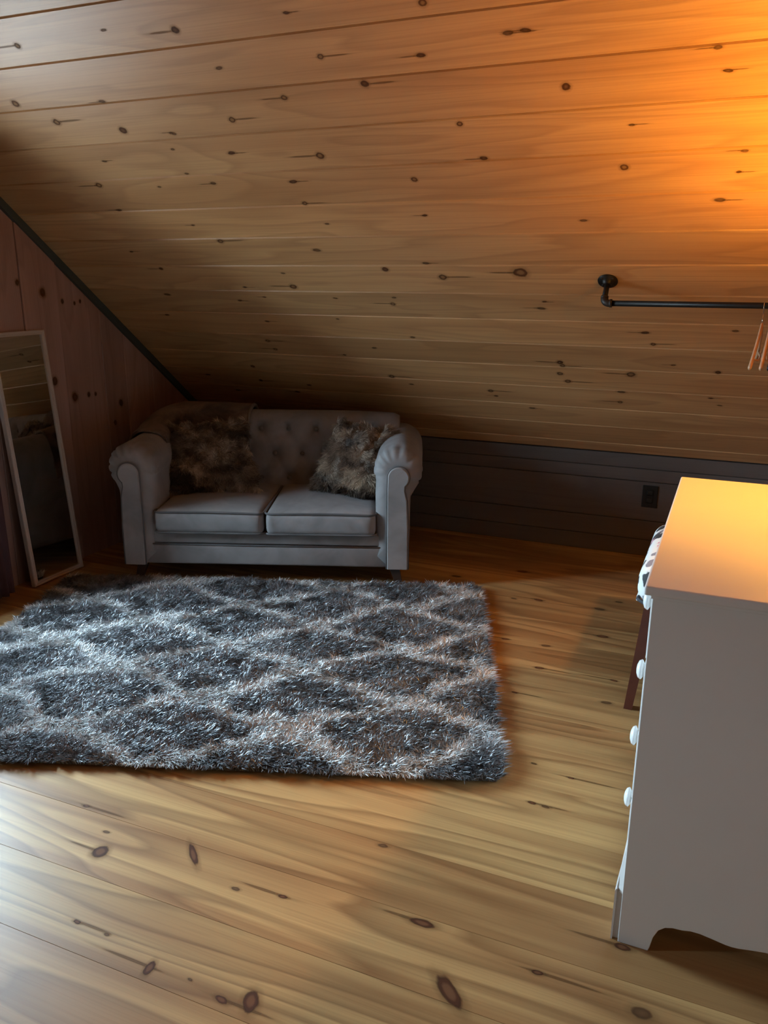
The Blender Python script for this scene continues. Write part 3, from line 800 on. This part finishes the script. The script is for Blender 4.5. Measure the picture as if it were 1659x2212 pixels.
# ------------------------------------------------------------------ faux fur pillows
def pillow(label, corners, thick, seed, tilt_back):
    TL, TR, BR, BL = [Vector(c) for c in corners]
    cen = (TL + TR + BR + BL) / 4
    ex = ((TR + BR) - (TL + BL)).normalized(); ez = ((TL + TR) - (BL + BR)).normalized()
    nrm = ex.cross(ez).normalized()                 # towards the viewer (-y)
    if nrm.y > 0: nrm = -nrm
    n = 30; vf, vb = [], []
    def pos(a, b, sgn):
        s, t = (a + 1) / 2, (b + 1) / 2
        # edges bow inwards between the corners
        pin = .045
        a2 = a * (1 - pin * (1 - b * b)); b2 = b * (1 - pin * (1 - a * a)); s, t = (a2 + 1) / 2, (b2 + 1) / 2
        p = (BL * (1 - s) + BR * s) * (1 - t) + (TL * (1 - s) + TR * s) * t
        h = ((1 - abs(a) ** 2.6) * (1 - abs(b) ** 2.6)) ** .55 * thick
        return p + nrm * h * sgn
    root = empty('throw_pillow', SM @ cen, ST)
    Minv = Matrix.Translation(-cen)
    verts, faces = [], []
    for sgn in (1, -1):
        base = len(verts)
        for i in range(n):
            for j in range(n): verts.append(Minv @ pos(-1 + 2 * i / (n - 1), -1 + 2 * j / (n - 1), sgn))
        fs = grid_faces(n, n, base); faces += fs if sgn > 0 else [tuple(reversed(f)) for f in fs]
    bm = bmesh.new(); tmp = bpy.data.meshes.new('t'); tmp.from_pydata([tuple(v) for v in verts], [], faces); bm.from_mesh(tmp); bpy.data.meshes.remove(tmp)
    bmesh.ops.remove_doubles(bm, verts=bm.verts, dist=.0005)
    bm_obj('cover', bm, FURBASE, root, True)
    K = 42000
    A = rng.uniform(-1, 1, K); B = rng.uniform(-1, 1, K); sg = np.where(rng.uniform(size=K) < .8, 1.0, -1.0)
    P = np.empty((K, 3)); Nn = np.empty((K, 3))
    TLa, TRa, BRa, BLa, nr = [np.array(c - cen) for c in (TL, TR, BR, BL)] + [np.array(nrm)]
    def surf(A, B):
        pin = .045
        a2 = A * (1 - pin * (1 - B * B)); b2 = B * (1 - pin * (1 - A * A)); s, t = ((a2 + 1) / 2)[:, None], ((b2 + 1) / 2)[:, None]
        h = (np.clip((1 - np.abs(A) ** 2.6) * (1 - np.abs(B) ** 2.6), 0, 1)) ** .55 * thick
        return (BLa * (1 - s) + BRa * s) * (1 - t) + (TLa * (1 - s) + TRa * s) * t + nr[None, :] * (h * sg)[:, None]
    P = surf(A, B); e_ = .01
    du = surf(np.clip(A + e_, -1, 1), B) - surf(np.clip(A - e_, -1, 1), B); dv = surf(A, np.clip(B + e_, -1, 1)) - surf(A, np.clip(B - e_, -1, 1))
    Nn = np.cross(du, dv) * sg[:, None]; Nn /= np.linalg.norm(Nn, axis=1, keepdims=True) + 1e-9
    flip = (Nn @ nr) * sg < 0; Nn[flip] *= -1
    ang = 2.2 * vnoise(A + 2, B + 2, 4, seed) + 1.8 * vnoise(A + 2, B + 2, 11, seed + 1) - 1.4 + rng.normal(0, .45, K)
    exa, eza = np.array(ex), np.array(ez)
    D = np.cos(ang)[:, None] * exa + np.sin(ang)[:, None] * eza
    band = vnoise(A + 2, B * 1.9 + 2, 2.1, seed + 5) * .9 + .45 * vnoise(A + 2, B + 2, 6, seed + 6) + .25 * np.sin(B * 5.2 + seed)
    tcol = np.clip(.46 + .62 * band + rng.normal(0, .10, K), 0, 1)[:, None]
    c0, c1, c2 = np.array((.055, .039, .030)), np.array((.25, .185, .138)), np.array((.62, .49, .36))
    colr = np.where(tcol < .5, c0 + (c1 - c0) * tcol * 2, c1 + (c2 - c1) * (tcol - .5) * 2) * rng.uniform(.7, 1.3, K)[:, None]
    me = blade_mesh('fur', P, Nn * .75, D, rng.uniform(.016, .030, K), rng.uniform(.0022, .0042, K), colr)
    fo = link('fur', me, FUR, root); fo['kind'] = 'stuff'
    tag(root, label, 'pillow', 'faux fur pillows on the loveseat')
    return root
pillow('brown mottled faux fur pillow leaning on the loveseat back below the plush throw',
       [(-.605, .46, .700), (-.175, .47, .735), (-.075, .30, .402), (-.535, .26, .382)], .075, 40, .2)
pillow('brown mottled faux fur pillow tilted against the bare arm of the loveseat',
       [(.315, .44, .745), (.625, .42, .690), (.500, .21, .392), (.190, .33, .415)], .080, 60, .2)

# ------------------------------------------------------------------ leaning mirror
mh, mw = 1.20, .325
lean = math.atan2(.095, 1.19)
mir = empty('floor_mirror', (-2.990, 2.94, 0.0))
tag(mir, 'narrow rectangular mirror in a beige frame leaning against the red pine wall', 'mirror')
# local: x = along the wall (world y), z = up the mirror, y = out of the wall is negative
mir.matrix_world = Matrix.Translation((-2.994, 2.897, .004)) @ Matrix.Rotation(-lean, 4, 'Y') @ Matrix(((0, -1, 0, 0), (1, 0, 0, 0), (0, 0, 1, 0), (0, 0, 0, 1)))
fw, fd = .021, .020
def rail(p0, p1, side):
    """mitred frame rail with a stepped face"""
    d = (Vector(p1) - Vector(p0)).normalized(); inw = Vector(side)
    sec = [(0, fd), (0, -.002), (.003, -.005), (.009, -.005), (.011, -.002), (.014, -.002), (.016, -.004), (fw, -.004), (fw, fd)]
    vs = []
    for p, sg in ((Vector(p0), 1), (Vector(p1), -1)):
        for a, b in sec: vs.append(p + inw * a + d * (a * sg) + Vector((0, b, 0)))
    n = len(sec); fs = [tuple(range(n)), tuple(reversed(range(n, 2 * n)))] + [(i, (i + 1) % n, n + (i + 1) % n, n + i) for i in range(n)]
    bm = bmesh.new(); tmp = bpy.data.meshes.new('t'); tmp.from_pydata([tuple(v) for v in vs], [], fs); bm.from_mesh(tmp); bpy.data.meshes.remove(tmp)
    bm_obj('frame_rail', bm, MFRAME, mir)
rail((-mw / 2, 0, 0), (mw / 2, 0, 0), (0, 0, 1)); rail((mw / 2, 0, 0), (mw / 2, 0, mh), (-1, 0, 0))
rail((mw / 2, 0, mh), (-mw / 2, 0, mh), (0, 0, -1)); rail((-mw / 2, 0, mh), (-mw / 2, 0, 0), (1, 0, 0))
box('glass', -mw / 2 + .015, mw / 2 - .015, .004, .008, .015, mh - .015, MIRROR, mir)
box('back_board', -mw / 2 + .012, mw / 2 - .012, .0085, .014, .012, mh - .012, BLACKPL, mir)

# ------------------------------------------------------------------ curtain drawn back beside the window
cu = empty('curtain', (-2.992, 2.495, .055)); tag(cu, 'dark maroon curtain gathered between the window and the leaning mirror', 'curtain')
NS, NZ = 120, 22; vs = []
for j in range(NZ):
    t = j / (NZ - 1); z = 1.775 * t
    for k in range(NS):
        w = 2 * math.pi * k / NS
        fold = 1 + .16 * math.sin(11 * w + .8 * math.sin(3 * t)) + .06 * math.sin(23 * w + 2 * t)
        pinch = 1 - .10 * math.sin(math.pi * t)
        vs.append((.074 * math.cos(w) * fold * pinch, .086 * math.sin(w) * fold * pinch, z))
fs = grid_faces(NZ, NS, 0, True); fs.append(tuple(range(NS))); fs.append(tuple(reversed(range((NZ - 1) * NS, NZ * NS))))
tmp = bpy.data.meshes.new('t'); tmp.from_pydata(vs, [], fs); bm = bmesh.new(); bm.from_mesh(tmp); bpy.data.meshes.remove(tmp)
bm_obj('cloth', bm, CURTAIN, cu, True)
for k in range(5):
    yk_ = -.08 + .04 * k
    tube('ring', [(.0, yk_, 1.79)] and [(.016 * math.cos(a * math.pi / 8), yk_, 1.786 + .016 * math.sin(a * math.pi / 8)) for a in range(16)], .002, IRON, cu, 6, True)
rodc = empty('curtain_rod', (XL, 2.15, 1.843)); tag(rodc, 'thin black curtain rod on brackets above the gable window', 'curtain rod')
tube('rod', [(.108, -.42, 0), (.108, .45, 0)], .008, IRON, rodc, 12)
for y in (-.36, .36): tube('bracket', [(-.002, y, 0), (.108, y, 0)], .006, IRON, rodc, 8)
for y in (-.43, .46): lathe('finial', [(.004, -.016), (.013, -.008), (.015, 0), (.013, .008), (.004, .016)], IRON, rodc, 16, frame_z((0, 1, 0), (.108, y, 0)))

# ------------------------------------------------------------------ dresser (drawers face the gable wall)
dr = empty('dresser', (.13, 2.10, 0)); DO = Vector((.13, 2.10, 0))
tag(dr, 'white painted chest of drawers with scalloped skirt and round white knobs', 'dresser')
def dpart(o, parent=None):
    o.parent = parent or dr
    o.location = -DO if parent is None else Vector((0, 0, 0)); return o
Y0, Y1, X0, X1, HT = 1.605, 2.575, -.102, .362, .868
half = [(-.102, 0), (-.036, 0), (-.033, .010), (-.028, .039), (-.019, .061), (-.006, .073), (.010, .078), (.029, .079), (.047, .083), (.065, .083), (.090, .079), (.117, .074), (.130, .073)]
outl = half + [(.26 - x, z) for x, z in reversed(half[:-1])] + [(.362, HT - .020), (-.102, HT - .020)]
for ya, yb in ((Y0, Y0 + .02), (Y1 - .02, Y1)):
    dpart(prism('side_panel', outl, ya, yb, 'y', WHITE, None, .0012))
dpart(bm_obj('carcass', bm_box(X0 + .012, X1 - .004, Y0 + .015, Y1 - .015, .10, HT - .021), WHITE))
topm = bm_box(X0 - .016, X1 + .006, Y0 - .018, Y1 + .018, HT - .020, HT, .0045, 3)
dpart(bm_obj('top', topm, WHITE))
# thin moulding just under the top
dpart(bm_obj('moulding', bm_box(X0 - .004, X1, Y0 - .006, Y1 + .006, HT - .030, HT - .0205, .002), WHITE))
# front frame and drawers
rows_z = [(.690, .838), (.522, .682), (.354, .514), (.205, .346)]
knob_z = [.772, .604, .436, .272]
dpart(bm_obj('front_frame', bm_box(X0 + .001, X0 + .014, Y0 + .021, Y1 - .021, .19, HT - .021), WHITE))
for (za, zb), kz in zip(rows_z, knob_z):
    d = dpart(bm_obj('drawer', bm_box(X0 - .004, X0 + .010, Y0 + .030, Y1 - .030, za, zb, .003), WHITE))
    for ky in (1.765, 2.415):
        kb = lathe('knob', [(.006, 0), (.006, .007), (.015, .009), (.0222, .0130), (.0226, .0150), (.019, .0205), (.010, .0240), (.001, .0250)], WHITE_DULL, None, 24, frame_z((-1, 0, 0), (X0 - .004, ky, kz)))
        kb.parent = d
# flared front apron with bracket feet
ap = [(X0 + .002, .265), (X0 - .001, .255), (X0 - .012, .150), (X0 - .014, .135), (X0 - .014, .085), (X0 + .002, .085)]
dpart(prism('apron', ap, Y0 + .12, Y1 - .12, 'y', WHITE))
ft = [(X0 + .002, .268), (X0 - .001, .258), (X0 - .013, .145), (X0 - .0145, .132), (X0 - .0155, .0), (X0 + .002, .0)]
for ya, yb in ((Y0 + .010, Y0 + .13), (Y1 - .13, Y1 - .010)):
    f = dpart(prism('bracket_foot', ft, ya, yb, 'y', WHITE, None, .001))
lip = [(X0 - .0145, .136), (X0 - .0165, .130), (X0 - .0170, 0), (X0 - .0130, 0), (X0 - .0120, .136)]
dpart(prism('foot_lip', lip, Y0 + .004, Y0 + .018, 'y', WHITE))
fl_v = [(X0 + .001, Y0 + .001, .268), (X0 + .001, Y0 + .04, .268), (X0 + .001, Y0 + .001, .128), (X0 - .0168, Y0 + .016, .128), (X0 - .0168, Y0 + .04, .128), (X0 + .001, Y0 + .04, .128)]
dpart(mesh_obj('corner_flare', fl_v, [(0, 2, 3), (0, 3, 4, 1), (1, 4, 5), (0, 1, 5, 2), (2, 5, 4, 3)], WHITE))

# ------------------------------------------------------------------ floral stool behind the dresser
st = empty('upholstered_stool', (.02, 2.98, 0)); tag(st, 'stool with white floral padded seat and dark red wooden legs beside the dresser', 'stool')
bm = rounded_box(.245, .30, .070, .055, 20, crown=.035)
se = bm_obj('seat', bm, FLORAL, st, True); se.location = (0, 0, .458)
tube('welt', [(.24 * sx_ + .0 * k, .295 * sy_, .398) for (sx_, sy_, k) in ((-.85, -1, 0), (.85, -1, 0), (1, -.85, 0), (1, .85, 0), (.85, 1, 0), (-.85, 1, 0), (-1, .85, 0), (-1, -.85, 0))], .007, FLORAL, st, 8, True)
bm_obj('apron', bm_box(-.205, .205, -.255, .255, .345, .395, .004), REDLEG, st)
for sx, sy in ((-1, -1), (1, -1), (1, 1), (-1, 1)):
    vs = []
    for zz, h, ox, oy in ((.392, .021, sx * .195, sy * .235), (0, .014, sx * .236, sy * .278)):
        for a, b in ((-1, -1), (1, -1), (1, 1), (-1, 1)): vs.append((ox + a * h, oy + b * h, zz))
    mesh_obj('leg', vs, [(3, 2, 1, 0), (4, 5, 6, 7)] + [(i, (i + 1) % 4, 4 + (i + 1) % 4, 4 + i) for i in range(4)], REDLEG, st)

# ------------------------------------------------------------------ iron pipe clothes rail on the slope
ra_x = [-.488, 1.10]; rs = (YK - 3.317) * NR
cr = empty('clothes_rail', ceil_point(-.488, rs, 0)); tag(cr, 'black iron pipe clothes rail on round flanges under the sloped pine ceiling', 'clothes rail')
CO = Vector(cr.location)
def cpart(o): o.parent = cr; o.location = -CO; return o
HN = .105
for i, x in enumerate(ra_x):
    base = ceil_point(x, rs, 0); Mz = frame_z(zs, base)
    fl_ = cpart(lathe('flange', [(.037, -.001), (.038, .002), (.037, .006), (.022, .007), (.019, .016), (.0165, .018), (.0165, .020)], IRON, None, 32, Mz))
    for k in range(4):
        w = math.pi / 4 + k * math.pi / 2
        pp = Mz @ Vector((.028 * math.cos(w), .028 * math.sin(w), .0065))
        sc = lathe('screw', [(.0045, 0), (.0045, .0012), (.002, .0022)], IRON2, None, 10, frame_z(zs, pp)); sc.parent = fl_
    cpart(tube('nipple', [base + zs * .008, base + zs * (HN - .015)], .0105, IRON, None, 14))
    sg = 1 if i == 0 else -1
    el = [base + zs * (HN - .030), base + zs * (HN - .022), base + zs * (HN - .0215)]
    rad = [.0145, .0145, .0135]
    cc = base + zs * (HN - .021) + Vector((sg * .021, 0, 0))
    for k in range(9):
        w = k / 8 * math.pi / 2
        el.append(cc + Vector((-sg * .021 * math.cos(w), 0, 0)) + zs * (.021 * math.sin(w))); rad.append(.0138)
    el += [el[-1] + Vector((sg * .001, 0, 0)), el[-1] + Vector((sg * .002, 0, 0)), el[-1] + Vector((sg * .010, 0, 0))]; rad += [.0138, .0155, .0155]
    cpart(tube('elbow', el, rad, IRON2, None, 18))
rod_c = ceil_point(0, rs, HN)
cpart(tube('rod', [(ra_x[0] + .025, rod_c.y, rod_c.z), (ra_x[1] - .025, rod_c.y, rod_c.z)], .0108, IRON, None, 16))

# ------------------------------------------------------------------ hangers
def hanger(x, yaw, mat, label, bar):
    """local x = along the shoulders, z up, origin where the hook rests on the rod"""
    h = empty('coat_hanger', (x, rod_c.y, rod_c.z + .0135)); h.rotation_euler = (0, 0, yaw)
    hk = []
    for k in range(15):
        w = math.radians(-20 + 215 * k / 14); hk.append((.019 * math.cos(w), 0, -.019 + .019 * math.sin(w)))
    hk = list(reversed(hk)); hk += [(.012, 0, -.038), (.003, 0, -.050), (0, 0, -.062), (0, 0, -.085)]
    # hook must close over the rod: start on the far side
    tube('hook', hk, .0016, CHROME, h, 8)
    vs = []; nseg = 25
    for i in range(nseg):
        t = -1 + 2 * i / (nseg - 1); xx = .205 * t; zz = -.085 - .115 * abs(t) ** 1.25 - .012 * t * t
        hh = .014 - .006 * abs(t); ty = .0052 + .0012 * abs(t)
        for k in range(10):
            w = 2 * math.pi * k / 10; vs.append((xx, ty * math.cos(w) + .012 * t * t, zz + hh * math.sin(w)))
    fs = grid_faces(nseg, 10, 0, True); fs.append(tuple(range(10))); fs.append(tuple(reversed(range((nseg - 1) * 10, nseg * 10))))
    bm = bmesh.new(); tmp = bpy.data.meshes.new('t'); tmp.from_pydata(vs, [], fs); bm.from_mesh(tmp); bpy.data.meshes.remove(tmp)
    bm_obj('shoulder', bm, mat, h, True)
    if bar: tube('trouser_bar', [(-.17, .008, -.185), (-.1, -.004, -.197), (0, -.006, -.199), (.1, -.004, -.197), (.17, .008, -.185)], .004, mat if mat == BLACKPL else HANGWOOD, h, 8)
    tag(h, label, 'hanger', 'hangers on the clothes rail'); return h
HY = math.radians(90)
hanger(.066, HY - .06, HANGWOOD, 'pale wooden coat hanger on the iron rail, endmost towards the sofa', True)
hanger(.092, HY - .02, HANGWOOD, 'pale wooden coat hanger on the iron rail, between a wooden and a black hanger', True)
hanger(.118, HY - .03, BLACKPL, 'black coat hanger on the iron rail', False)

# ------------------------------------------------------------------ outlet on the knee wall
ox, oz = -.346, .334
ol = empty('wall_outlet', (ox, YK, oz)); tag(ol, 'black electrical outlet plate on the low grey board wall', 'outlet')
bm_obj('plate', bm_box(-.0395, .0395, -.006, .0, -.060, .060, .003), BLACKPL, ol)
for s in (-1, 1):
    rc = bm_obj('socket', bm_box(-.017, .017, -.0085, -.004, s * .021 - .0145, s * .021 + .0145, .004), BLACKPL, ol)
    for q in (-.006, .006): bm_obj('slot', bm_box(q - .001, q + .001, -.0088, -.008, s * .021 - .002, s * .021 + .007), IRON2, rc)

# ------------------------------------------------------------------ amber globe lamp on the dresser top
lp = empty('table_lamp', (.285, 2.39, HT)); tag(lp, 'table lamp with a tapered fabric shade standing on the white dresser', 'lamp')
lathe('base', [(.065, 0), (.066, .008), (.05, .016), (.02, .024), (.016, .05), (.026, .14), (.030, .24), (.016, .38), (.012, .44), (.012, .52), (.018, .53), (.018, .555)], BRASS, lp, 32)
lathe('bulb', [(.016, .55)] + [(.042 * math.sin(math.radians(a)), .600 - .042 * math.cos(math.radians(a))) for a in range(30, 178, 8)], AMBER, lp, 24)
sv, sf = [], []
for r_, h_ in ((.145, .49), (.115, .615)):
    for k in range(40): sv.append((r_ * math.cos(k * math.pi / 20), r_ * math.sin(k * math.pi / 20), h_))
sf = [(k, (k + 1) % 40, 40 + (k + 1) % 40, 40 + k) for k in range(40)]
sh = mesh_obj('shade', sv, sf, SHADE, lp, True); md = sh.modifiers.new('thick', 'SOLIDIFY'); md.thickness = .0015
for k in range(3):
    w = k * 2 * math.pi / 3; tube('spider', [(.014 * math.cos(w), .014 * math.sin(w), .535), (.128 * math.cos(w), .128 * math.sin(w), .535)], .0015, BRASS, lp, 6)
